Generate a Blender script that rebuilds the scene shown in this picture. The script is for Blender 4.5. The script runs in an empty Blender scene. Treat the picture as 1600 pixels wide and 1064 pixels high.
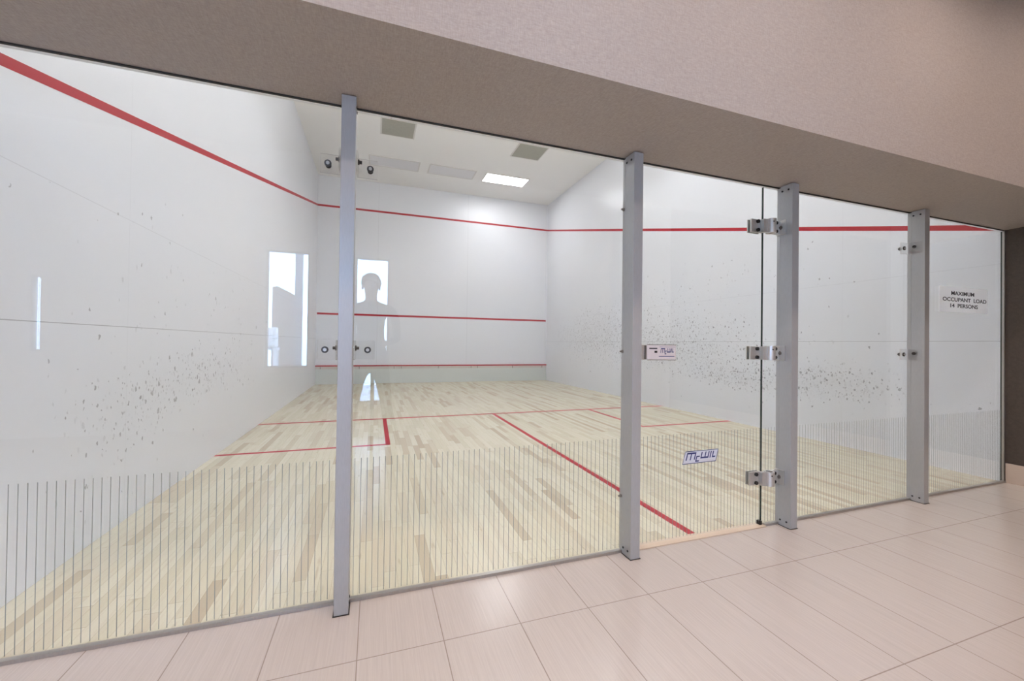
import bpy, bmesh, math, random
from mathutils import Vector, Matrix
PI = math.pi
scene = bpy.context.scene
C = scene.collection

# ------------------------------------------------------------------ camera
F_PX, EX, EY, EZ, YAW, PITCH, ROLL = 627.05, 1.4236, -1.8498, 1.1004, 0.3298, 0.0081, 0.0125
cam_d = bpy.data.cameras.new('view_camera')
cam = bpy.data.objects.new('view_camera', cam_d); C.objects.link(cam)
cam_d.sensor_width = 36.0
cam_d.lens = F_PX / 1600 * 36.0
cam_d.clip_start = 0.02
fw = Vector((math.sin(YAW)*math.cos(PITCH), math.cos(YAW)*math.cos(PITCH), math.sin(PITCH)))
rt = Vector((math.cos(YAW), -math.sin(YAW), 0)); up = rt.cross(fw)
r2 = rt*math.cos(ROLL) + up*math.sin(ROLL); u2 = -rt*math.sin(ROLL) + up*math.cos(ROLL)
M = Matrix((r2, u2, -fw)).transposed().to_4x4(); M.translation = Vector((EX, EY, EZ))
cam.matrix_world = M
scene.camera = cam

# ------------------------------------------------------------------ world, exposure, lamp powers
vs = scene.view_settings
scene.display_settings.display_device = 'sRGB'
vs.view_transform = 'Standard'; vs.look = 'None'; vs.gamma = 1.0; vs.use_curve_mapping = False
vs.exposure = -0.04
w = bpy.data.worlds.new('sky'); scene.world = w; w.use_nodes = True
bg = w.node_tree.nodes['Background']
bg.inputs['Color'].default_value = (0.42, 0.62, 1.0, 1); bg.inputs['Strength'].default_value = 27.0
PANEL_EMIT = 7.9        # court ceiling panels and added hanging lights (W/m2/sr scale)
SPOT_W = 53.0            # each corridor downlight
WARM = (1.0, 0.82, 0.74)

# ------------------------------------------------------------------ dimensions
W, D, HC = 6.4, 9.457, 5.37          # court
ZS, YS = 2.103, -0.536               # soffit height, bulkhead face
CZ = 3.6                             # corridor ceiling
CX0, CY0 = -3.0, -4.0                # corridor left and rear walls
XR = 6.405                           # corridor right wall face

# ------------------------------------------------------------------ material helpers
def mat(name):
    m = bpy.data.materials.new(name); m.use_nodes = True
    nt = m.node_tree; b = nt.nodes['Principled BSDF']
    return m, nt, b
def plain(name, col, rough=0.5, metal=0.0, spec=0.5):
    m, nt, b = mat(name)
    b.inputs['Base Color'].default_value = (*col, 1); b.inputs['Roughness'].default_value = rough
    b.inputs['Metallic'].default_value = metal; b.inputs['Specular IOR Level'].default_value = spec
    return m
class N:
    """tiny node-expression helper"""
    def __init__(s, nt): s.nt = nt
    def n(s, t, **k):
        x = s.nt.nodes.new(t)
        for a, v in k.items(): setattr(x, a, v)
        return x
    def put(s, sock, v):
        if isinstance(v, bpy.types.NodeSocket): s.nt.links.new(v, sock)
        elif v is not None: sock.default_value = v
    def m(s, op, a, b=None, c=None):
        x = s.n('ShaderNodeMath', operation=op)
        s.put(x.inputs[0], a)
        if b is not None: s.put(x.inputs[1], b)
        if c is not None: s.put(x.inputs[2], c)
        return x.outputs[0]
    def pos(s):
        g = s.n('ShaderNodeTexCoord'); x = s.n('ShaderNodeSeparateXYZ')
        s.nt.links.new(g.outputs['Object'], x.inputs[0]); return x.outputs
    def vec(s, x, y, z):
        c = s.n('ShaderNodeCombineXYZ')
        s.put(c.inputs[0], x); s.put(c.inputs[1], y); s.put(c.inputs[2], z); return c.outputs[0]
    def noise(s, v, scale, detail=2.0, rough=0.5):
        x = s.n('ShaderNodeTexNoise'); s.put(x.inputs['Vector'], v)
        x.inputs['Scale'].default_value = scale; x.inputs['Detail'].default_value = detail
        x.inputs['Roughness'].default_value = rough; return x.outputs['Fac']
    def white(s, v):
        x = s.n('ShaderNodeTexWhiteNoise', noise_dimensions='3D'); s.put(x.inputs['Vector'], v); return x.outputs['Value']
    def mix(s, f, a, b):
        x = s.n('ShaderNodeMix', data_type='RGBA')
        s.put(x.inputs[0], f)
        for i, v in ((6, a), (7, b)):
            if isinstance(v, tuple): v = (*v, 1)
            s.put(x.inputs[i], v)
        return x.outputs[2]
    def ramp(s, f, stops):
        x = s.n('ShaderNodeValToRGB'); s.put(x.inputs[0], f)
        e = x.color_ramp.elements
        while len(e) < len(stops): e.new(0.5)
        for el, (p, c) in zip(e, stops): el.position = p; el.color = (*c, 1)
        return x.outputs[0]
    def bump(s, h, strength, dist):
        x = s.n('ShaderNodeBump'); s.put(x.inputs['Height'], h)
        x.inputs['Strength'].default_value = strength; x.inputs['Distance'].default_value = dist
        return x.outputs[0]

def court_wall_mat(name, kind):
    """white laminate panels with joint lines and ball marks; kind: 'side' uses (y,z), 'front' (x,z)"""
    m, nt, b = mat(name); k = N(nt); P = k.pos()
    a = P[0] if kind == 'front' else P[1]; z = P[2]
    def seam(c, period, off, wdt):
        q = k.m('ABSOLUTE', k.m('SUBTRACT', k.m('FRACT', k.m('ADD', k.m('DIVIDE', k.m('SUBTRACT', c, off), period), 0.5)), 0.5))
        return k.m('LESS_THAN', k.m('MULTIPLY', q, period), wdt)
    def at(c, v, wdt): return k.m('LESS_THAN', k.m('ABSOLUTE', k.m('SUBTRACT', c, v)), wdt)
    if kind == 'front':
        s = seam(a, 2.44, 1.48, .003)
        s = k.m('MULTIPLY', s, .25)
    else:
        h1 = k.m('MAXIMUM', k.m('MULTIPLY', at(z, 1.173, .0022), .55), k.m('MULTIPLY', at(z, 1.825, .002), .2))
        low = k.m('MULTIPLY', seam(a, 2.44, 1.22, .0018), .12)
        s = k.m('MAXIMUM', h1, low)
    # ball marks
    xx = None
    if kind != 'front':
        if kind == 'left':  cl = [(1.35, .66, .45, .20, .50), (2.3, .80, .95, .17, .55), (.85, .35, .35, .2, .10), (3.0, 1.3, 1.6, .5, .09)]
        else:               cl = [(2.3, .66, 1.05, .14, 1.5), (3.7, 1.1, 1.3, .36, .95), (1.35, .74, .5, .17, 1.1), (6.2, 1.3, 1.6, .45, 1.2), (3.6, 2.0, 1.5, .4, .10)]
        dens = None
        for (ca, cz, sa, sz, wgt) in cl:
            d2 = k.m('ADD', k.m('POWER', k.m('DIVIDE', k.m('SUBTRACT', a, ca), sa), 2.0), k.m('POWER', k.m('DIVIDE', k.m('SUBTRACT', z, cz), sz), 2.0))
            g = k.m('MULTIPLY', k.m('POWER', 2.718, k.m('MULTIPLY', d2, -1.0)), wgt)
            dens = g if dens is None else k.m('ADD', dens, g)
        marks = None
        for scale, rad, dark in ((34.0, .42, .52), (62.0, .50, .50), (24.0, .22, .62)):
            jit = k.n('ShaderNodeTexNoise'); v0 = k.vec(a, z, 0.0); k.put(jit.inputs['Vector'], v0); jit.inputs['Scale'].default_value = 40
            vm = k.n('ShaderNodeVectorMath', operation='MULTIPLY_ADD')
            nt.links.new(jit.outputs['Color'], vm.inputs[0]); vm.inputs[1].default_value = (.03, .03, 0); nt.links.new(v0, vm.inputs[2])
            sc = k.n('ShaderNodeVectorMath', operation='MULTIPLY'); nt.links.new(vm.outputs[0], sc.inputs[0]); sc.inputs[1].default_value = (1.0, .62, 1)
            vo = k.n('ShaderNodeTexVoronoi'); nt.links.new(sc.outputs[0], vo.inputs['Vector']); vo.inputs['Scale'].default_value = scale
            cs = k.n('ShaderNodeSeparateColor'); nt.links.new(vo.outputs['Color'], cs.inputs[0])
            on = k.m('LESS_THAN', cs.outputs[0], dens)
            r = k.m('MULTIPLY', cs.outputs[1], rad)
            blob = k.m('MULTIPLY', on, k.m('LESS_THAN', vo.outputs['Distance'], r))
            blob = k.m('MULTIPLY', blob, k.m('MULTIPLY', k.m('ADD', cs.outputs[2], .25), dark))
            marks = blob if marks is None else k.m('MAXIMUM', marks, blob)
        smear = k.m('MULTIPLY', k.m('MULTIPLY', dens, k.noise(k.vec(a, z, 0.0), 9.0, 4.0)), .08)
        marks = k.m('MAXIMUM', marks, smear)
    tone = k.noise(k.vec(a, z, 0.0), 0.7, 2.0)
    base = k.mix(tone, (.81, .83, .88), (.85, .86, .89))
    col = k.mix(s, base, (.20, .20, .22))
    if kind != 'front': col = k.mix(marks, col, (.16, .16, .17))
    nt.links.new(col, b.inputs['Base Color'])
    b.inputs['Roughness'].default_value = .32; b.inputs['Specular IOR Level'].default_value = .45
    return m

def wood_floor_mat():
    m, nt, b = mat('maple_strips'); k = N(nt); P = k.pos()
    bw = .057
    bx = k.m('DIVIDE', P[0], bw); ix = k.m('FLOOR', bx)
    off = k.white(k.vec(ix, 3.3, 0.0))
    ln = k.m('ADD', k.m('MULTIPLY', k.white(k.vec(ix, 7.7, 1.0)), .5), .38)
    by = k.m('ADD', k.m('DIVIDE', P[1], ln), k.m('MULTIPLY', off, 9.0)); iy = k.m('FLOOR', by)
    r1 = k.white(k.vec(ix, iy, 2.0)); r2_ = k.white(k.vec(ix, iy, 5.0))
    col = k.ramp(r1, [(0.0, (.64, .585, .43)), (.30, (.70, .65, .495)), (.60, (.72, .675, .525)), (.74, (.67, .605, .46)), (.93, (.59, .51, .37)), (1.0, (.50, .41, .29))])
    grain = k.noise(k.vec(k.m('MULTIPLY', P[0], 60.0), k.m('ADD', k.m('MULTIPLY', P[1], 2.2), k.m('MULTIPLY', r2_, 30.0)), r1), 1.0, 3.0)
    g = k.m('MULTIPLY', k.m('MAXIMUM', k.m('SUBTRACT', grain, .5), 0.0), 1.5)
    col = k.mix(g, col, (.56, .45, .33))
    big = k.noise(k.vec(k.m('MULTIPLY', P[0], 1.4), k.m('MULTIPLY', P[1], .35), 0.0), 1.0, 2.0)
    col = k.mix(k.m('MULTIPLY', big, .22), col, (.66, .58, .46))
    kn = k.noise(k.vec(k.m('MULTIPLY', P[0], 26.0), k.m('MULTIPLY', P[1], 5.0), r1), 1.0, 2.0)
    col = k.mix(k.m('MULTIPLY', k.m('MAXIMUM', k.m('SUBTRACT', kn, .66), 0.0), 4.0), col, (.42, .32, .22))
    fx = k.m('FRACT', bx); fy = k.m('FRACT', by)
    gap = k.m('MAXIMUM', k.m('LESS_THAN', fx, .018), k.m('LESS_THAN', fy, .003))
    col = k.mix(k.m('MULTIPLY', gap, .55), col, (.25, .19, .13))
    nt.links.new(col, b.inputs['Base Color'])
    b.inputs['Roughness'].default_value = .27; b.inputs['Specular IOR Level'].default_value = .4
    nt.links.new(k.bump(k.m('SUBTRACT', 1.0, gap), .25, .0006), b.inputs['Normal'])
    return m

def tile_mat():
    m, nt, b = mat('porcelain_tile'); k = N(nt); P = k.pos()
    tw, tl = .3013, .603
    u = k.m('DIVIDE', k.m('SUBTRACT', P[0], 1.381), tw); v = k.m('DIVIDE', k.m('ADD', P[1], .361), tl)
    def d(c, size):
        f_ = k.m('FRACT', k.m('ADD', c, 20.0)); return k.m('MULTIPLY', k.m('MINIMUM', f_, k.m('SUBTRACT', 1.0, f_)), size)
    grout = k.m('LESS_THAN', k.m('MINIMUM', d(u, tw), d(v, tl)), .0018)
    iu = k.m('FLOOR', u); iv = k.m('FLOOR', v); r = k.white(k.vec(iu, iv, 0.0))
    st = k.noise(k.vec(k.m('MULTIPLY', P[0], 190.0), k.m('ADD', k.m('MULTIPLY', P[1], 4.0), k.m('MULTIPLY', r, 50.0)), r), 1.0, 3.0, .7)
    cl = k.noise(k.vec(P[0], P[1], r), 2.3, 3.0)
    col = k.mix(st, (.43, .375, .33), (.62, .56, .51))
    col = k.mix(k.m('MULTIPLY', cl, .35), col, (.56, .50, .45))
    col = k.mix(k.m('MULTIPLY', r, .12), col, (.50, .43, .38))
    col = k.mix(k.m('MULTIPLY', grout, .8), col, (.27, .21, .175))
    nt.links.new(col, b.inputs['Base Color'])
    b.inputs['Roughness'].default_value = .20
    h = k.m('SUBTRACT', k.m('MULTIPLY', st, .35), k.m('MULTIPLY', grout, 1.0))
    nt.links.new(k.bump(h, .35, .0008), b.inputs['Normal'])
    return m

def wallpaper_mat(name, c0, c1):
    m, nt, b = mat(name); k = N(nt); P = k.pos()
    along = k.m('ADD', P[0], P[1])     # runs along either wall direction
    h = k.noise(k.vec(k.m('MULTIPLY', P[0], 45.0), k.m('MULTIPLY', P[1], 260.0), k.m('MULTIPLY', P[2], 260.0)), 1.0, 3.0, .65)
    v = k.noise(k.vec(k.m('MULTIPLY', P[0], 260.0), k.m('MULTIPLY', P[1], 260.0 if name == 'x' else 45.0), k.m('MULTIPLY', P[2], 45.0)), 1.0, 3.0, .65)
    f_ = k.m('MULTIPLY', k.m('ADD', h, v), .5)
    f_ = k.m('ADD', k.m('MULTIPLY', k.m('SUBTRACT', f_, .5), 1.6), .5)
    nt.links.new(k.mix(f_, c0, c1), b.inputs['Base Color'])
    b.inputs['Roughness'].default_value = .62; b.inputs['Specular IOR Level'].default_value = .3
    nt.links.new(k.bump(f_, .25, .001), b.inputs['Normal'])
    return m

def glass_mat(name, tint=(.97, .982, .98)):
    m = bpy.data.materials.new(name); m.use_nodes = True; nt = m.node_tree; nt.nodes.clear(); k = N(nt)
    out = k.n('ShaderNodeOutputMaterial'); mx = k.n('ShaderNodeMixShader')
    g = k.n('ShaderNodeNewGeometry'); fr = k.n('ShaderNodeFresnel')
    # the Fresnel node inverts the ratio on back faces; feeding 1/1.5 there keeps a parallel pane symmetric
    ior = k.m('ADD', 1.5, k.m('MULTIPLY', g.outputs['Backfacing'], 1/1.5 - 1.5))
    nt.links.new(ior, fr.inputs['IOR'])
    tr = k.n('ShaderNodeBsdfTransparent'); tr.inputs[0].default_value = (*tint, 1)
    gl = k.n('ShaderNodeBsdfGlossy'); gl.inputs['Roughness'].default_value = 0.0
    nt.links.new(fr.outputs[0], mx.inputs[0]); nt.links.new(tr.outputs[0], mx.inputs[1]); nt.links.new(gl.outputs[0], mx.inputs[2])
    nt.links.new(mx.outputs[0], out.inputs[0])
    return m
def film_mat(name, col, trans, clear):
    """thin printed film: part diffuse, part translucent, part see-through"""
    m = bpy.data.materials.new(name); m.use_nodes = True; nt = m.node_tree; nt.nodes.clear(); k = N(nt)
    o = k.n('ShaderNodeOutputMaterial'); a = k.n('ShaderNodeMixShader'); c = k.n('ShaderNodeMixShader')
    d = k.n('ShaderNodeBsdfDiffuse'); t = k.n('ShaderNodeBsdfTranslucent'); p = k.n('ShaderNodeBsdfTransparent')
    d.inputs[0].default_value = (*col, 1); t.inputs[0].default_value = (*col, 1)
    a.inputs[0].default_value = trans; nt.links.new(d.outputs[0], a.inputs[1]); nt.links.new(t.outputs[0], a.inputs[2])
    c.inputs[0].default_value = clear; nt.links.new(a.outputs[0], c.inputs[1]); nt.links.new(p.outputs[0], c.inputs[2])
    nt.links.new(c.outputs[0], o.inputs[0]); return m
def emit_mat(name, col, s):
    m = bpy.data.materials.new(name); m.use_nodes = True; nt = m.node_tree; nt.nodes.clear()
    o = nt.nodes.new('ShaderNodeOutputMaterial'); e = nt.nodes.new('ShaderNodeEmission')
    e.inputs[0].default_value = (*col, 1); e.inputs[1].default_value = s; nt.links.new(e.outputs[0], o.inputs[0]); return m
def metal_mat(name, col, rough, sc=300.0, metallic=1.0):
    m, nt, b = mat(name); k = N(nt); P = k.pos()
    n_ = k.noise(k.vec(P[0], P[1], k.m('MULTIPLY', P[2], .1)), sc, 2.0)
    nt.links.new(k.mix(n_, tuple(c*.9 for c in col), tuple(min(1, c*1.08) for c in col)), b.inputs['Base Color'])
    b.inputs['Metallic'].default_value = metallic; b.inputs['Roughness'].default_value = rough
    return m

MT = dict(
    wl=court_wall_mat('court_panel_left', 'left'), wr=court_wall_mat('court_panel_right', 'right'), wf=court_wall_mat('court_panel_front', 'front'),
    cw=plain('court_ceiling_paint', (.95, .94, .925), .6), wood=wood_floor_mat(), tile=tile_mat(),
    paper=wallpaper_mat('woven_wallpaper', (.275, .237, .205), (.495, .440, .392)),
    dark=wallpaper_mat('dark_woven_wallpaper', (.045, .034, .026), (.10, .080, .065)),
    glass=glass_mat('clear_glass'), acryl=glass_mat('clear_acrylic', (.99, .99, .99)), aedge=film_mat('acrylic_edge_highlight', (.9, .9, .9), .6, .35),  # white edge film puts a bright edge highlight into the bracket's colour
    edge=plain('glass_edge', (.02, .035, .03), .2), red=plain('red_line', (.46, .02, .035), .5, 0, .3), redf=plain('red_floor_line', (.44, .015, .03), .5, 0, .25),
    post=metal_mat('satin_aluminium_paint', (.42, .425, .42), .36, 300, .25), steel=metal_mat('stainless_steel', (.30, .28, .26), .45),
    hinge=metal_mat('satin_hinge_metal', (.60, .59, .56), .45, 200, .8), black=plain('black', (.008, .008, .008), .5),
    channel=metal_mat('channel_aluminium', (.42, .40, .37), .28, 200, .7), etch=film_mat('stripe_film', (.38, .40, .39), .6, .35),
    thresh=plain('threshold_wood', (.62, .50, .38), .5), base=plain('base_tile', (.56, .45, .36), .35),
    white=plain('white_paint', (.78, .77, .75), .6), tin=plain('tin_board_paint', (.66, .69, .66), .4), tinlip=plain('tin_lip_paint', (.72, .68, .64), .4),
    vent=plain('vent_panel', (.42, .415, .36), .7), lampframe=plain('lamp_frame', (.74, .72, .70), .5), offd=plain('unlit_diffuser', (.80, .80, .82), .35),
    on=emit_mat('lit_diffuser', (1.0, .98, 1.0), PANEL_EMIT*3.0), hang=emit_mat('added_hanging_tube', (.97, .975, 1.0), PANEL_EMIT), added_uplight=emit_mat('added_uplight_tube', (1.0, .97, .96), PANEL_EMIT*2.2), card=film_mat('sign_card', (.92, .93, .95), .75, 0), ink=plain('sign_ink', (.03, .03, .04), .5),  # hanging and upward tubes belong to unseen, added lights
    washer=plain('dark_washer', (.045, .04, .035), .4), blue=plain('logo_blue', (.03, .045, .17), .4), stick=film_mat('logo_white', (.85, .86, .92), .6, 0), lock=plain('lock_cover', (.66, .61, .60), .35),
    frame=plain('window_frame_paint', (.25, .24, .23), .4), rubber=plain('seal', (.02, .018, .016), .6),
)

# ------------------------------------------------------------------ mesh helpers
class MB:
    def __init__(s): s.v = []; s.f = []; s.mi = []
    def quad(s, pts, mi=0):
        i = len(s.v); s.v += [tuple(p) for p in pts]; s.f.append(tuple(range(i, i+len(pts)))); s.mi.append(mi)
    def box(s, x0, x1, y0, y1, z0, z1, mi=0, side=None, only_x=False):
        i = len(s.v)
        s.v += [(x0,y0,z0),(x1,y0,z0),(x1,y1,z0),(x0,y1,z0),(x0,y0,z1),(x1,y0,z1),(x1,y1,z1),(x0,y1,z1)]
        fs = [(0,3,2,1),(4,5,6,7),(0,1,5,4),(2,3,7,6),(1,2,6,5),(3,0,4,7)]   # -z +z -y +y +x -x
        for n_, q in enumerate(fs):
            s.f.append(tuple(i+a for a in q)); s.mi.append(side if (side is not None and n_ in ((4,5) if only_x else (0,1,4,5))) else mi)
        return s
    def cyl(s, c, ax, r, h0, h1, seg=20, mi=0, r1=None):
        """cylinder about axis ax (0,1,2) through c from h0 to h1 along it"""
        r1 = r if r1 is None else r1; i = len(s.v); o = [(1,2),(2,0),(0,1)][ax]
        for h, rr in ((h0, r), (h1, r1)):
            for k_ in range(seg):
                p = [c[0], c[1], c[2]]; p[ax] += h
                p[o[0]] += rr*math.cos(2*PI*k_/seg); p[o[1]] += rr*math.sin(2*PI*k_/seg); s.v.append(tuple(p))
        for k_ in range(seg):
            a, b_ = i+k_, i+(k_+1)%seg; s.f.append((a, b_, b_+seg, a+seg)); s.mi.append(mi)
        s.f.append(tuple(i+seg-1-k_ for k_ in range(seg))); s.mi.append(mi)
        s.f.append(tuple(i+seg+k_ for k_ in range(seg))); s.mi.append(mi)
        return s
    def tube(s, c, ax, r, ri, h0, h1, seg=28, mi=0):
        i = len(s.v); o = [(1,2),(2,0),(0,1)][ax]
        for h, rr in ((h0, r), (h1, r), (h1, ri), (h0, ri)):
            for k_ in range(seg):
                p = [c[0], c[1], c[2]]; p[ax] += h
                p[o[0]] += rr*math.cos(2*PI*k_/seg); p[o[1]] += rr*math.sin(2*PI*k_/seg); s.v.append(tuple(p))
        for j in range(4):
            for k_ in range(seg):
                a = i+j*seg+k_; b_ = i+j*seg+(k_+1)%seg; e = i+((j+1)%4)*seg+(k_+1)%seg; g = i+((j+1)%4)*seg+k_
                s.f.append((a, b_, e, g)); s.mi.append(mi)
        return s
    def build(s, name, mats, parent=None, bevel=0.0, smooth=False):
        me = bpy.data.meshes.new(name); me.from_pydata(s.v, [], s.f)
        if not isinstance(mats, (list, tuple)): mats = [mats]
        for m_ in mats: me.materials.append(m_)
        for p, i in zip(me.polygons, s.mi): p.material_index = i
        bm = bmesh.new(); bm.from_mesh(me)
        bmesh.ops.recalc_face_normals(bm, faces=bm.faces)
        if bevel > 0: bmesh.ops.bevel(bm, geom=list(bm.edges), offset=bevel, segments=2, affect='EDGES', profile=.5)
        if smooth:
            for f_ in bm.faces: f_.smooth = len(f_.verts) == 4
        bm.to_mesh(me); bm.free(); me.update()
        o = bpy.data.objects.new(name, me); C.objects.link(o)
        if parent is not None: o.parent = parent
        return o
def structure(name, mb, m, parent=None):
    o = mb.build(name, m, parent)
    if parent is None: o['kind'] = 'structure'
    return o
def tag(o, label, cat, group=None):
    o['label'] = label; o['category'] = cat
    if group: o['group'] = group
    return o
def thing(name, loc, label, cat, group=None):
    o = bpy.data.objects.new(name, None); C.objects.link(o); o.location = loc; o.empty_display_size = .05
    return tag(o, label, cat, group)
def copy_tree(o, parent=None):
    c = o.copy(); C.objects.link(c)
    if parent is not None: c.parent = parent
    for ch in list(o.children): copy_tree(ch, c)
    return c

# ------------------------------------------------------------------ court shell
floor = structure('floor', MB().box(-.1, W+.1, .0, D+.1, -.1, 0), MT['wood'])
wl = structure('wall_left', MB().box(-.15, 0, .0, D, 0, HC), MT['wl'])
wr = structure('wall_right', MB().box(W, W+.15, .0, D, 0, HC), MT['wr'])
wf = structure('wall_front', MB().box(-.15, W+.15, D, D+.15, 0, HC), MT['wf'])
structure('ceiling', MB().box(-.15, W+.15, -.1, D+.15, HC, HC+.1), MT['cw'])
structure('wall_back', MB().box(-.15, W+.15, -.1, .03, ZS+.001, HC), MT['wf'])

# painted lines: thin paint films standing on the surface they mark
E_ = .0008
def fline(x0, x1, y0, y1, name): MB().box(x0, x1, y0, y1, 0, E_).build(name, MT['redf'], floor)
fline(0, W, 4.175, 4.235, 'short_line')
fline(3.175, 3.225, .015, 4.18, 'half_court_line')
fline(0, 1.60, 2.655, 2.705, 'service_box_line'); fline(1.55, 1.60, 2.705, 4.18, 'service_box_line')
fline(4.86, W, 2.70, 2.75, 'service_box_line'); fline(4.86, 4.91, 2.75, 4.18, 'service_box_line')
MB().box(0, W, D-E_, D, 4.57, 4.62).build('out_line', MT['red'], wf)
MB().box(.02, W-.02, D-E_, D, 1.79, 1.84).build('service_line', MT['red'], wf)
def sideline(x0, x1, parent):
    mb = MB(); y0, z0, y1, z1 = .0, 2.10, D, 4.57
    v = [(x, y, z) for x in (x0, x1) for (y, z) in ((y0, z0), (y1, z1), (y1, z1+.05), (y0, z0+.05))]
    mb.v = v; mb.f = [(0,1,2,3),(7,6,5,4),(0,4,5,1),(1,5,6,2),(2,6,7,3),(3,7,4,0)]; mb.mi = [0]*6
    mb.build('out_line', MT['red'], parent)
sideline(0, E_, wl); sideline(W-E_, W, wr)

# tin along the foot of the front wall
tin = thing('tin', (W/2, D, 0), 'pale low tin board with a red top edge along the foot of the far wall', 'tin board')
MB().box(-W/2+.004, W/2-.004, -.03, -.0005, 0.001, .385).build('board', MT['tin'], tin)
mb = MB(); mb.v = [(x, y, z) for x in (-W/2+.004, W/2-.004) for (y, z) in ((-.03, .386), (-.0005, .386), (-.0005, .455), (-.05, .455))]
mb.f = [(3,2,1,0),(4,5,6,7),(0,1,5,4),(1,2,6,5),(2,3,7,6),(3,0,4,7)]; mb.mi = [0]*6
mb.build('lip', MT['tinlip'], tin)
MB().box(-W/2+.004, W/2-.004, -.052, -.0005, .456, .486).build('red_edge', MT['red'], tin)
for x in (.12, 1.05, 1.93, 2.12, 3.12, 4.05, 4.24, 5.30, 6.25):
    MB().box(x-W/2-.006, x-W/2+.006, -.056, -.03, .39, .452).build('bracket', MT['steel'], tin)

# ------------------------------------------------------------------ corridor shell
structure('floor_corridor', MB().box(CX0, XR, CY0, 0, -.1, 0), MT['tile'])
structure('ceiling_corridor', MB().box(CX0, XR, CY0, YS, CZ, CZ+.1), MT['white'])
structure('wall_bulkhead', MB().box(CX0, XR, YS, -.1, ZS, CZ+.1).box(CX0, XR, -.1, .0, ZS, ZS+.001), MT['paper'])
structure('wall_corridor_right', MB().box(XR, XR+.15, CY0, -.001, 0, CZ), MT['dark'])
structure('wall_corridor_left', MB().box(CX0-.15, CX0, CY0, 0, 0, CZ), MT['white'])
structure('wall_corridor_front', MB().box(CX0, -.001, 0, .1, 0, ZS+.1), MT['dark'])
structure('baseboard_right', MB().box(XR-.009, XR, CY0, -.02, 0, .16), MT['base'])
# rear wall with three openings
OPEN = [(-2.17, -2.07, .95, 1.80), (.09, .60, .75, 2.28), (1.03, 1.61, .26, 2.27)]
mb = MB(); xs = [CX0] + [c for o in OPEN for c in o[:2]] + [XR]
for i in range(0, len(xs), 2): mb.box(xs[i], xs[i+1], CY0-.15, CY0, 0, CZ)
for (x0, x1, z0, z1) in OPEN:
    mb.box(x0, x1, CY0-.15, CY0, 0, z0); mb.box(x0, x1, CY0-.15, CY0, z1, CZ)
structure('wall_rear', mb, MT['white'])
for n_, (x0, x1, z0, z1) in enumerate(OPEN):
    t_ = .025; y0, y1 = CY0-.10, CY0-.05
    fr = MB().box(x0, x0+t_, y0, y1, z0, z1).box(x1-t_, x1, y0, y1, z0, z1).box(x0+t_, x1-t_, y0, y1, z0, z0+t_).box(x0+t_, x1-t_, y0, y1, z1-t_, z1)
    if n_ == 2: fr.box(1.165, 1.185, y0, y1, z0+t_, z1-t_)
    o = structure('window_%d' % (n_+1), fr, MT['frame'])
    MB().box(x0+t_, x1-t_, CY0-.08, CY0-.07, z0+t_, z1-t_).build('pane', MT['glass'], o)
    ld = bpy.data.lights.new('window_portal', 'AREA'); ld.shape = 'RECTANGLE'; ld.size = x1-x0; ld.size_y = z1-z0
    ld.cycles.is_portal = True
    lo = bpy.data.objects.new('window_portal', ld); C.objects.link(lo)
    lo.location = ((x0+x1)/2, CY0-.12, (z0+z1)/2); lo.rotation_euler = (PI/2, 0, PI)   # faces +y

# trims of the glass wall
structure('trim_1', MB().box(.0, 2.733, -.022, -.001, 0.0005, .014), MT['channel'])
structure('trim_2', MB().box(3.705, W, -.022, -.001, 0.0005, .014), MT['channel'])
structure('trim_3', MB().box(2.733, 3.705, -.03, .03, 0.0005, .006), MT['thresh'])
structure('trim_4', MB().box(0, W, -.010, -.001, ZS-.006, ZS-.0005), MT['rubber'])
structure('trim_5', MB().box(W-.012, W+.0045, -.014, -.001, .0145, ZS-.0085), MT['channel'])

# ------------------------------------------------------------------ glass wall
def stripes(x0, x1, parent):
    mb = MB(); n0 = math.ceil((x0+.006)/.025)
    k_ = n0
    while k_*.025+.003 < x1-.004:
        mb.box(k_*.025, k_*.025+.0024, -.0006, -.0001, .018, .60); k_ += 1
    return mb.build('stripe_band', MT['etch'], parent)
def panel(x0, x1, label, z0=.001, z1=ZS-.009, name='glass_panel', th=.012):
    t_ = thing(name, ((x0+x1)/2, 0, 0), label, 'glass panel')
    c = (x0+x1)/2
    p = MB().box(x0-c, x1-c, 0, th, z0, z1, 0, 1, True).build('pane', [MT['glass'], MT['edge']], t_)
    s = stripes(x0, x1, t_)
    for v in s.data.vertices: v.co.x -= c
    return t_
P1, P2, P3, P4, PW = 1.284, 2.678, 3.812, 5.124, .055
panel(.002, P1+PW/2-.001, 'leftmost clear glass panel, in front of the left court wall')
panel(P1+PW/2+.001, P2+PW/2, 'clear glass panel between the leftmost post and the post with the door lock')
panel(P3+PW/2+.001, P4+PW/2-.001, 'clear glass panel between the hinge post and the rightmost post')
panel(P4+PW/2+.001, W-.001, 'clear glass panel at the right end carrying the occupant load sign')
panel(3.698, P3+PW/2-.001, 'narrow strip of clear glass between the door edge and the hinge post', th=.006)

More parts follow.
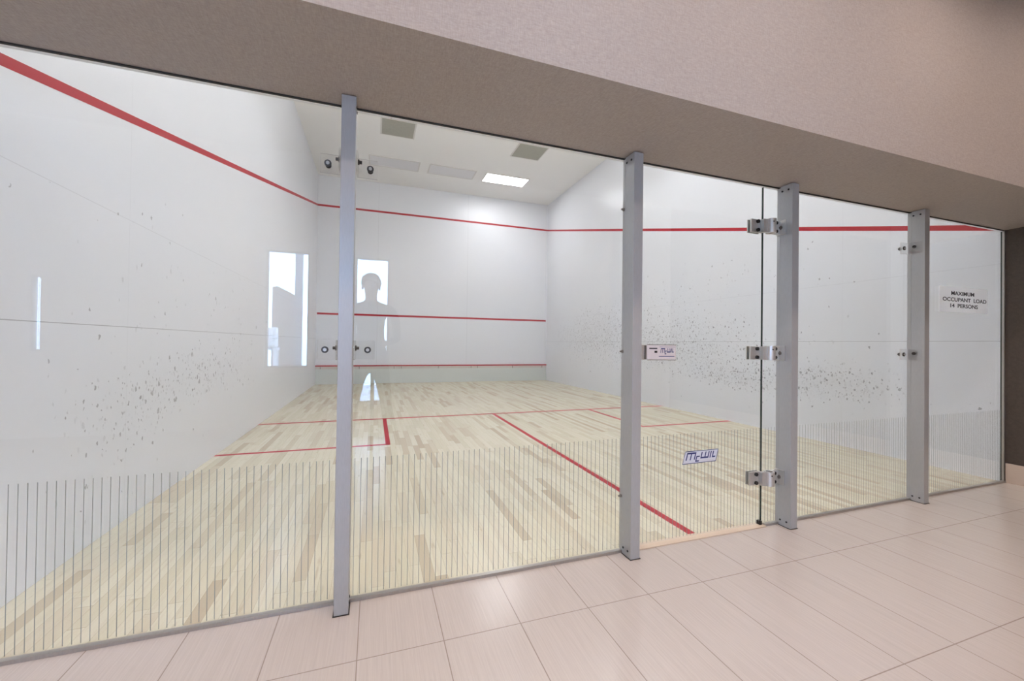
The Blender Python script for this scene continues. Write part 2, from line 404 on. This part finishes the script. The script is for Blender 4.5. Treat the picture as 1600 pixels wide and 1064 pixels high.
# posts ------------------------------------------------------------
def make_post(x, label):
    t_ = thing('aluminium_post', (x, 0, 0), label, 'post', 'grey fin posts of the glass wall')
    MB().box(0, PW, -.100, -.0235, .002, ZS-.003).box(0, PW, -.0235, -.001, .0145, ZS-.009).build('fin', MT['post'], t_, bevel=.0012)
    MB().box(-.004, PW+.004, -.104, -.024, .0002, .002).build('sealant', MT['rubber'], t_)
    for z in (.035, ZS-.035):
        for y in (-.035, -.075):
            for s_, xx in ((-1, 0), (1, PW)):
                MB().cyl((xx, y, z), 0, .0055, min(0, s_*.0025), max(0, s_*.0025), 14).build('screw', MT['black'], t_)
    return t_
post = make_post(P1, 'leftmost upright grey fin post, seen edge-on, with clear brackets on both sides')
for x, lb in ((P2, 'upright grey fin post holding the door lock and its strike plates'),
              (P3, 'upright grey fin post carrying the three door hinges'),
              (P4, 'rightmost upright grey fin post with clear brackets on its left face')):
    c = copy_tree(post); c.location = (x, 0, 0); c['label'] = lb

# clear acrylic angle brackets -------------------------------------
def make_bracket(x, side, z, label):
    """side -1: left of a post, +1: right"""
    t_ = thing('clear_bracket', (x, 0, z), label, 'bracket', 'clear angle brackets on the posts')
    s = side
    a = sorted((s*.001, s*.085)); b_ = sorted((s*.001, s*.007))
    MB().box(a[0], a[1], -.008, -.001, -.04, .04, 0, 1).build('glass_leg', [MT['acryl'], MT['aedge']], t_)
    MB().box(b_[0], b_[1], -.088, -.0085, -.04, .04).build('post_leg', MT['acryl'], t_)
    g = MB().cyl((s*.055, 0, 0), 1, .014, -.013, -.008, 24, 1).cyl((s*.055, 0, 0), 1, .0075, -.018, -.013, 6)
    g.build('bolt', [MT['hinge'], MT['washer']], t_)
    MB().cyl((s*.055, 0, 0), 1, .0115, .0125, .017, 24).cyl((s*.055, 0, 0), 1, .008, .017, .024, 6).build('nut', MT['washer'], t_)
    lo, hi = sorted((s*.007, s*.012)); lo2, hi2 = sorted((s*.012, s*.022))
    MB().cyl((0, -.045, .008), 0, .011, lo, hi, 20).cyl((0, -.045, .008), 0, .007, lo2, hi2, 6).build('bolt', MT['washer'], t_)
    return t_
for (px, nm) in ((P1, 'leftmost post'),):
    for z, zn in ((1.848, 'upper'), (1.066, 'lower')):
        make_bracket(px-.0015, -1, z, '%s clear acrylic bracket on the left side of the %s' % (zn, nm))
        make_bracket(px+PW+.0015, 1, z, '%s clear acrylic bracket on the right side of the %s' % (zn, nm))
for z, zn in ((1.832, 'upper'), (1.058, 'lower')):
    make_bracket(P4-.0015, -1, z, '%s clear acrylic bracket on the left face of the rightmost post' % zn)

# lock-post hardware: strikes with a through bolt on the left face --
def make_strike(z, label):
    t_ = thing('strike_plate', (P2+PW, 0, z), label, 'strike plate', 'strike plates on the lock post')
    MB().box(.0015, .051, -.030, -.001, -.043, .043).build('plate', MT['hinge'], t_, bevel=.001)
    MB().cyl((.043, -.0300, 0), 1, .0035, -.0012, .0, 12).build('screw_hole', MT['black'], t_)
    MB().cyl((-PW-.0015, -.014, 0), 0, .009, -.004, 0, 20).cyl((-PW-.0055, -.014, 0), 0, .0055, -.012, 0, 6).build('bolt', MT['steel'], t_)
make_strike(1.826, 'upper grey strike plate on the lock post near the soffit')
make_strike(.30, 'lower grey strike plate on the lock post near the floor')

# door ---------------------------------------------------------------
DX0, DX1 = 2.742, 3.692; DC = (DX0+DX1)/2
door = thing('glass_door', (DC, 0, 0), 'frameless clear glass door with a lock on the left and three hinges on the right', 'door')
MB().box(DX0-DC, DX1-DC, 0, .008, .012, ZS-.012, 0, 1, True).build('pane', [MT['glass'], MT['edge']], door)
s = stripes(DX0, DX1, door)
for v in s.data.vertices: v.co.x -= DC
MB().box(DX1-DC-.016, DX1-DC+.002, -.008, .016, .007, .03).build('corner_shoe', MT['black'], door)
# lock
lk = MB().box(2.808-DC, 3.000-DC, -.046, -.0015, 1.024, 1.103).build('lock', MT['lock'], door, bevel=.004)
MB().box(2.802-DC, 2.8075-DC, -.040, -.002, 1.026, 1.101).build('bolt_housing', MT['steel'], lk)
MB().box(2.808-DC, 3.000-DC, -.048, -.0465, 1.1035, 1.1065).box(2.808-DC, 3.000-DC, -.048, -.0465, 1.0205, 1.0235).build('cover_rail', MT['channel'], lk)
st = MB().box(.0015, .0670, -.036, -.0015, -.040, .040); tlk = thing('lock_keeper', (P2+PW, 0, 1.064), 'grey metal lock keeper on the post beside the white lock box', 'lock keeper')
st.build('keeper', MT['hinge'], tlk, bevel=.0015)
MB().cyl((-PW-.0015, -.014, .003), 0, .009, -.004, 0, 20).cyl((-PW-.0055, -.014, .003), 0, .0055, -.012, 0, 6).build('bolt', MT['steel'], tlk)

# block-letter logo laid on a parallelogram
def logo(corners, y, parent, border, ink, white, rel, small=True):
    BL, TL, TR, BR = corners
    def q(u, v):
        a = (BL[0]*(1-u)+BR[0]*u, BL[1]*(1-u)+BR[1]*u); b_ = (TL[0]*(1-u)+TR[0]*u, TL[1]*(1-u)+TR[1]*u)
        return (a[0]*(1-v)+b_[0]*v - rel[0], a[1]*(1-v)+b_[1]*v - rel[1])
    def slab(mb, u0, u1, v0, v1, ya, yb):
        P = [q(u0, v0), q(u1, v0), q(u1, v1), q(u0, v1)]
        i = len(mb.v); mb.v += [(p[0], ya, p[1]) for p in P] + [(p[0], yb, p[1]) for p in P]
        for f_ in ((0,1,2,3),(7,6,5,4),(0,4,5,1),(1,5,6,2),(2,6,7,3),(3,7,4,0)): mb.f.append(tuple(i+a for a in f_)); mb.mi.append(0)
    if border:
        m1 = MB(); slab(m1, 0, 1, 0, 1, y-.0004, y); o1 = m1.build('logo_sticker', white, parent)
        parent = o1
    t = MB(); ya, yb = y-.0009, y-.0005
    if border:
        for r in ((0, 1, .0, .05), (0, 1, .95, 1), (0, .012, .05, .95), (.988, 1, .05, .95)): slab(t, *r, ya, yb)
    w_ = .030
    L = [(.07, .34, .76, .88), (.07, .07+w_, .28, .76), (.19, .19+w_, .28, .76), (.31, .31+w_, .30, .76),      # M
         (.365, .365+w_, .12, .58), (.395, .47, .48, .58), (.395, .47, .12, .22),                                # c
         (.50, .53, .34, .86), (.53, .74, .34, .46), (.615, .645, .46, .86), (.71, .74, .46, .86),               # W
         (.775, .805, .34, .86), (.845, .875, .34, .86), (.875, .945, .34, .46)]                                 # I L
    for r in L: slab(t, *r, ya, yb)
    t.build('lettering', ink, parent)
    if small:
        t2 = MB(); slab(t2, .50, .95, .14, .20, ya, yb); slab(t2, .50, .95, .26, .28, ya, yb)
        t2.build('fine_print', MT['offd'] if border else ink, parent)
logo(((3.088, .424), (3.110, .497), (3.352, .497), (3.333, .426)), -.0012, door, True, MT['blue'], MT['stick'], (DC, 0))
logo(((2.885, 1.048), (2.893, 1.092), (2.992, 1.092), (2.985, 1.048)), -.0462, lk, False, MT['blue'], MT['lock'], (DC, 0), False)
MB().box(2.885-DC, 2.988-DC, -.0466, -.0462, 1.040, 1.0445).box(2.888-DC, 2.993-DC, -.0466, -.0462, 1.0925, 1.0940).build('fine_print', MT['blue'], lk)
MB().box(2.822-DC, 2.874-DC, -.0466, -.0462, 1.081, 1.088).build('fine_print', MT['ink'], lk)
MB().box(2.856-DC, 2.874-DC, -.0470, -.0462, 1.061, 1.072).build('key_slot', MT['black'], lk)

# hinges (parts of the door); built at the top one, copied down
def make_hinge(z, open_top):
    hx = 3.716 - DC
    h = MB().tube((hx, -.036, z), 2, .029, .019 if open_top else .010, -.043, .043).build('hinge', MT['hinge'], door, smooth=False)
    MB().box(3.585-DC, 3.676-DC, -.014, -.0015, z-.040, z+.040).box(3.655-DC, 3.690-DC, -.040, -.0145, z-.040, z+.040).box(3.585-DC, 3.676-DC, .0135, .020, z-.040, z+.040).build('leaf', MT['hinge'], h, bevel=.0012)
    for dz in (-.026, .026):
        MB().cyl((3.632-DC, -.0142, z+dz), 1, .011, -.010, 0, 18).cyl((3.632-DC, -.0245, z+dz), 1, .006, -.001, 0, 6, 0).build('bolt', MT['black'], h)
        MB().cyl((3.765-DC, -.0282, z+dz), 1, .010, -.010, 0, 18).build('bolt', MT['black'], h)
    MB().box(3.742-DC, P3-DC-.0075, -.028, -.008, z-.040, z+.040).box(P3-DC-.0075, P3-DC-.0015, -.062, -.0015, z-.045, z+.045).build('jamb_leaf', MT['hinge'], h, bevel=.001)
    MB().cyl((P3-DC-.0078, -.030, z), 0, .012, -.005, 0, 20).cyl((P3-DC-.0128, -.030, z), 0, .0065, -.005, 0, 6).build('bolt', MT['steel'], h)
    MB().cyl((3.706-DC, -.0636, z+.022), 1, .0042, -.0012, .004, 12).build('grub_screw', MT['black'], h)
for z, op in ((1.842, False), (1.063, False), (.298, True)): make_hinge(z, op)

# sign ---------------------------------------------------------------
sg = thing('notice_sign', (5.84, 0, 1.49), 'small white notice reading MAXIMUM OCCUPANT LOAD 14 PERSONS on the rightmost glass', 'sign')
MB().box(-.325, .325, -.0030, -.0010, -.098, .098).build('card', MT['card'], sg, bevel=.0006)
def text_mesh(txt, size, xs, name, m_, parent, loc, thick=.0):
    cu = bpy.data.curves.new(name, 'FONT'); cu.body = txt; cu.size = size; cu.align_x = 'CENTER'; cu.align_y = 'CENTER'; cu.offset = thick; cu.extrude = .0003
    o = bpy.data.objects.new(name, cu); C.objects.link(o)
    bpy.context.view_layer.update()
    me = bpy.data.meshes.new_from_object(o.evaluated_get(bpy.context.evaluated_depsgraph_get()))
    bpy.data.objects.remove(o); bpy.data.curves.remove(cu)
    for v in me.vertices:
        x, y, z = v.co; v.co = (x*xs+loc[0], loc[1]-z, y+loc[2])
    me.materials.clear(); me.materials.append(m_)
    o = bpy.data.objects.new(name, me); C.objects.link(o); o.parent = parent; return o
for txt, dx, dz, sx in (('MAXIMUM', -.02, .047, 1.62), ('OCCUPANT  LOAD', .012, -.002, 1.62), ('14  PERSONS', -.005, -.050, 1.62)):
    text_mesh(txt, .042, sx, 'lettering', MT['ink'], sg, (dx, -.0034, dz), .0007)

# ceiling fixtures of the court ---------------------------------------
def cs(x, y): return (EX+(x-EX)*1.0095, EY+(y-EY)*1.0095)
def light_panel(x0, x1, y0, y1, on, label, group):
    t_ = thing('ceiling_light', ((x0+x1)/2, (y0+y1)/2, HC-.0005), label, 'ceiling light', group)
    hx, hy, f_ = (x1-x0)/2, (y1-y0)/2, .03
    MB().box(-hx, hx, -hy, -hy+f_, -.012, 0).box(-hx, hx, hy-f_, hy, -.012, 0).box(-hx, -hx+f_, -hy+f_, hy-f_, -.012, 0).box(hx-f_, hx, -hy+f_, hy-f_, -.012, 0).build('frame', MT['lampframe'], t_)
    MB().box(-hx+f_, hx-f_, -hy+f_, hy-f_, -.008, -.001).build('diffuser', MT['on'] if on else MT['offd'], t_)
    return t_
(ax, ay), (bx, by) = cs(1.235, 7.73), cs(2.385, 8.27)
light_panel(ax, bx, ay, by, False, 'unlit grey ceiling panel light, leftmost of the far row', 'unlit ceiling lights of the far row')
(ax, ay), (bx, by) = cs(2.60, 7.73), cs(3.745, 8.27)
light_panel(ax, bx, ay, by, False, 'unlit grey ceiling panel light in the middle of the far row', 'unlit ceiling lights of the far row')
(ax, ay), (bx, by) = cs(3.985, 7.73), cs(5.14, 8.28)
light_panel(ax, bx, ay, by, True, 'the one brightly lit ceiling panel light in view, right end of the far row', None)
def added_hanging_light(x0, x1, y0, y1, z, label):  # unseen fixtures, added in hanging form to throw light onto the court ceiling
    t_ = thing('added_hanging_light', ((x0+x1)/2, (y0+y1)/2, HC-.0005), label, 'ceiling light', 'unseen hanging lights added above the bulkhead edge')
    hx, hy, h = (x1-x0)/2, (y1-y0)/2, HC-z
    MB().box(-hx, hx, -hy, hy, -h, -h+.08).build('diffuser', MT['hang'], t_)
    MB().box(-hx+.03, hx-.03, -hy+.02, hy-.02, -h+.0805, -h+.095).build('added_uplight', MT['added_uplight'], t_)  # extra upward glow added to brighten the ceiling
    for sx in (-1, 1):
        MB().box(sx*hx-.02, sx*hx+.02, -hy-.01, hy+.01, -h-.01, -h+.10).build('end_cap', MT['lampframe'], t_)
        MB().cyl((sx*hx, 0, 0), 2, .003, -h+.10, 0, 8).build('suspension_wire', MT['steel'], t_)
for y, rn in ((3.6, 'far'), (1.0, 'near')):
    for x, cn in ((.75, 'left'), (2.7, 'middle'), (4.7, 'right')):
        added_hanging_light(x, x+1.15, y, y+.40, 4.40, 'unseen hanging light added above the bulkhead edge to brighten the court, %s one of the %s row' % (cn, rn))
def vent(x0, x1, y0, y1, label):
    (a, c), (b_, d_) = cs(x0, y0), cs(x1, y1)
    t_ = thing('ceiling_vent', ((a+b_)/2, (c+d_)/2, HC-.0005), label, 'ceiling vent', 'ceiling vents of the court')
    hx, hy = (b_-a)/2, (d_-c)/2
    MB().box(-hx-.03, hx+.03, -hy-.03, hy+.03, -.006, 0).build('frame', MT['lampframe'], t_)
    mb = MB(); 
    for k_ in range(12): mb.box(-hx, hx, -hy+2*hy*k_/12, -hy+2*hy*(k_+.86)/12, -.0125, -.0065)
    mb.build('louvre', MT['vent'], t_)
vent(1.50, 2.11, 6.08, 6.67, 'left one of the two square grey ceiling vents near the bulkhead edge')
vent(4.275, 4.90, 6.08, 6.67, 'right one of the two square grey ceiling vents, nearer the lit panel light')

# corridor downlights; the unseen rear row is added to light floor and soffit ---------------------------------------------------
lensm = emit_mat('downlight_lens', WARM, 20.0)
for y, rn, pw in ((-1.34, 'row nearest the glass wall', SPOT_W), (-2.9, 'row added near the rear wall to light the floor', SPOT_W*1.0)):
    for n_, x in enumerate((-1.6, -.1, 1.3, 2.7, 4.1, 5.5)):
        t_ = thing('downlight', (x, y, CZ-.0005), 'recessed corridor downlight, %s of the %s' % (('leftmost', 'second from the left', 'third from the left', 'third from the right', 'second from the right', 'rightmost')[n_], rn), 'downlight', 'corridor downlights')
        MB().tube((0, 0, 0), 2, .07, .055, -.012, 0).build('trim_ring', MT['white'], t_)
        MB().cyl((0, 0, 0), 2, .054, -.006, -.001).build('lens', lensm, t_)
        ld = bpy.data.lights.new('downlight_beam', 'SPOT'); ld.energy = pw; ld.spot_size = math.radians(150 if pw == SPOT_W else 98); ld.spot_blend = .8; ld.shadow_soft_size = .05; ld.color = WARM
        lo = bpy.data.objects.new('downlight_beam', ld); C.objects.link(lo); lo.location = (0, 0, -.03); lo.parent = t_

# ------------------------------------------------------------------ the photographer, seen mirrored in the glass
def skin_mesh(name, nodes, edges, mats, pick, parent=None, sub=2):
    me = bpy.data.meshes.new(name); me.from_pydata([n_[0] for n_ in nodes], edges, [])
    o = bpy.data.objects.new(name, me); C.objects.link(o)
    sk = o.modifiers.new('skin', 'SKIN'); sk.use_smooth_shade = True
    for v, n_ in zip(me.skin_vertices[0].data, nodes): v.radius = n_[1]
    me.skin_vertices[0].data[0].use_root = True
    sb = o.modifiers.new('sub', 'SUBSURF'); sb.levels = sb.render_levels = sub
    bpy.context.view_layer.update()
    m2 = bpy.data.meshes.new_from_object(o.evaluated_get(bpy.context.evaluated_depsgraph_get()))
    bpy.data.objects.remove(o)
    m2.name = name; m2.materials.clear()
    for m_ in mats: m2.materials.append(m_)
    for p in m2.polygons: p.material_index = pick(p.center); p.use_smooth = True
    o = bpy.data.objects.new(name, m2); C.objects.link(o); o.parent = parent
    return o
PX, PY = 1.385, -2.30
skin_c = plain('skin', (.50, .32, .24), .5); shirt = plain('shirt', (.07, .075, .09), .8); trous = plain('trousers', (.05, .05, .06), .8); shoe = plain('shoe_leather', (.03, .025, .02), .5); hairm = plain('hair', (.05, .035, .025), .6)
per = thing('person', (PX, PY, 0), 'person in dark clothes mirrored in the glass, standing behind a camera on a tripod', 'person')
nd = []; ed = []
def add(p, r, prev=None):
    nd.append((p, r if isinstance(r, tuple) else (r, r)))
    if prev is not None: ed.append((prev, len(nd)-1))
    return len(nd)-1
pel = add((0, 0, .97), (.155, .105))
wa = add((0, 0, 1.12), (.135, .095), pel); ch = add((0, .005, 1.30), (.155, .108), wa); uc = add((0, -.005, 1.42), (.125, .085), ch)
nk = add((0, 0, 1.50), .052, uc); hl = add((0, .018, 1.57), (.062, .072), nk); hm = add((0, .010, 1.645), (.074, .090), hl); ht = add((0, 0, 1.705), (.058, .070), hm)
for s_ in (-1, 1):
    sh = add((s_*.195, -.005, 1.415), .056, uc); ua = add((s_*.24, -.02, 1.29), .046, sh); el = add((s_*.255, -.01, 1.13), .038, ua)
    fa = add((s_*.185, .12, 1.105), .033, el); wr_ = add((s_*.150, .205, 1.09), .024, fa); pm = add((s_*.128, .245, 1.085), (.020, .030), wr_)
    for fz, ln in ((.030, .028), (.012, .033), (-.006, .031), (-.023, .024)):
        a = add((s_*.124, .262, 1.085+fz), .0095, pm); b_ = add((s_*.116, .262+ln, 1.088+fz), .0088, a); add((s_*.101, .270+ln, 1.088+fz), .0078, b_)
    a = add((s_*.118, .235, 1.112), .0105, pm); b_ = add((s_*.104, .248, 1.128), .0095, a); add((s_*.097, .262, 1.132), .0085, b_)
    hp = add((s_*.10, 0, .86), .088, pel); kn = add((s_*.155, .012, .50), .058, hp); ca = add((s_*.175, -.012, .34), .056, kn); an = add((s_*.20, -.02, .10), .038, ca)
    hf = add((s_*.207, .04, .048), (.040, .036), an); add((s_*.225, .15, .036), (.042, .026), hf)
def pick(c):
    if c.z < .105: return 3
    if c.z < .99: return 2
    if c.z > 1.495 or c.y > .20: return 0
    return 1
body = skin_mesh('body', nd, ed, [skin_c, shirt, trous, shoe], pick, per)
# hair cap, nose, ears, eyes
bmh = bmesh.new(); bmesh.ops.create_uvsphere(bmh, u_segments=24, v_segments=16, radius=1)
for v in bmh.verts:
    x, y, z = v.co; n1 = 1 + .03*math.sin(9*x+5*z)
    v.co = (x*.094*n1, (y*.108-.012)*n1, 1.690 + z*.088)
bmesh.ops.delete(bmh, geom=[f_ for f_ in bmh.faces if (lambda c: c.z < 1.690 and c.y > -.02-(1.69-c.z)*.1 or c.z < 1.60 or (c.y > .045 and c.z < 1.715))(f_.calc_center_median())], context='FACES')
for f_ in bmh.faces: f_.smooth = True
mh = bpy.data.meshes.new('hair'); bmh.to_mesh(mh); bmh.free(); mh.materials.append(hairm)
ho = bpy.data.objects.new('hair', mh); C.objects.link(ho); ho.parent = per
so = ho.modifiers.new('thickness', 'SOLIDIFY'); so.thickness = .012
def blob(name, c, r, m_, parent):
    b_ = bmesh.new(); bmesh.ops.create_uvsphere(b_, u_segments=14, v_segments=10, radius=1)
    for v in b_.verts: v.co = (c[0]+v.co.x*r[0], c[1]+v.co.y*r[1], c[2]+v.co.z*r[2])
    for f_ in b_.faces: f_.smooth = True
    me = bpy.data.meshes.new(name); b_.to_mesh(me); b_.free(); me.materials.append(m_)
    o = bpy.data.objects.new(name, me); C.objects.link(o); o.parent = parent; return o
blob('nose', (0, .105, 1.625), (.013, .018, .026), skin_c, per)
for s_ in (-1, 1):
    blob('ear', (s_*.078, .0, 1.635), (.010, .020, .030), skin_c, per)
    blob('eye', (s_*.031, .086, 1.650), (.012, .009, .008), MT['white'], per)
blob('mouth', (0, .092, 1.578), (.024, .008, .007), plain('lips', (.42, .17, .15), .5), per)
cm = thing('camera', (1.41, -1.93, 1.10), 'black camera on the tripod, mirrored in the glass', 'camera')
MB().box(-.066, .066, -.026, .022, -.046, .040).box(-.026, .026, -.024, .018, .0405, .062).build('camera_body', plain('camera_black', (.015, .015, .016), .5), cm, bevel=.004)
MB().cyl((0, 0, -.003), 1, .034, .0225, .060, 28).build('lens', plain('lens_black', (.01, .01, .011), .3), cm, smooth=True)

tp = thing('tripod', (1.41, -1.935, 0), 'black tripod under the camera, mirrored in the glass', 'tripod')
tpm = plain('tripod_black', (.02, .02, .022), .45)
MB().cyl((0, 0, 0), 2, .030, 1.035, 1.0530, 20).cyl((0, 0, 0), 2, .016, .93, 1.035, 16).build('head', tpm, tp)
MB().cyl((0, 0, 0), 2, .040, .90, .9295, 20).cyl((0, 0, 0), 2, .014, .62, .90, 16).build('column', tpm, tp)
for a in (90, 200, 340):
    dx, dy = math.cos(math.radians(a)), math.sin(math.radians(a))
    lg = MB()
    for (r0, z0), (r1, z1), rad in (((.045, .915), (.16, .53), .015), ((.16, .53), (.30, .03), .012)):
        p0 = Vector((dx*r0, dy*r0, z0)); p1 = Vector((dx*r1, dy*r1, z1)); q_ = (p1-p0).to_track_quat('Z', 'Y').to_matrix(); L = (p1-p0).length
        k0 = len(lg.v); lg.cyl((0, 0, 0), 2, rad, 0, L, 12)
        for i_ in range(k0, len(lg.v)): lg.v[i_] = tuple(q_ @ Vector(lg.v[i_]) + p0)
    o = lg.build('leg', tpm, tp)
    MB().cyl((dx*.305, dy*.305, 0), 2, .017, .0005, .034, 12).build('foot', MT['rubber'], o)

# ------------------------------------------------------------------ terrace beyond the rear windows, seen mirrored in the glass
structure('floor_terrace', MB().box(-4.5, 6, -9, CY0-.15, -.1, -.005), plain('pale_paving', (.55, .55, .56), .7))
sc = thing('privacy_screen', (.02, -5.55, 0), 'brown slanted privacy screen on the terrace, mirrored in the glass', 'screen')
mb = MB(); mb.v = [(x, y, z) for y in (-.03, .03) for (x, z) in ((-.17, 0), (.19, 0), (.185, 1.84), (-.10, 1.99), (-.17, 1.97))]
mb.f = [(0,1,2,3,4), (9,8,7,6,5), (0,5,6,1), (1,6,7,2), (2,7,8,3), (3,8,9,4), (4,9,5,0)]; mb.mi = [0]*7
mb.build('screen_panel', plain('brown_slats', (.16, .12, .11), .7), sc)
MB().box(-.20, .22, -.10, .10, -.005, .0).build('foot', MT['frame'], sc)
pl = thing('pillar', (.36, -4.75, 0), 'grey terrace pillar mirrored in the glass', 'pillar')
MB().box(-.045, .045, -.05, .05, .06, 2.9).build('shaft', plain('pillar_paint', (.26, .26, .28), .6), pl)
MB().box(-.075, .075, -.08, .08, -.005, .06).build('plinth', MT['white'], pl)
tb = thing('white_seat_box', (-.06, -5.05, 0), 'white rounded planter box on a stand, mirrored in the glass', 'seat')  # stands in for a white chair, simplified to a box on legs
MB().box(-.11, .085, -.10, .10, 1.0, 1.30).build('box', MT['white'], tb, bevel=.03)
MB().box(-.13, .10, -.12, .12, .96, .999).build('tray', MT['white'], tb)
for sx in (-.10, .07):
    for sy in (-.09, .09): MB().box(sx-.015, sx+.015, sy-.015, sy+.015, -.005, .959).build('leg', MT['white'], tb)
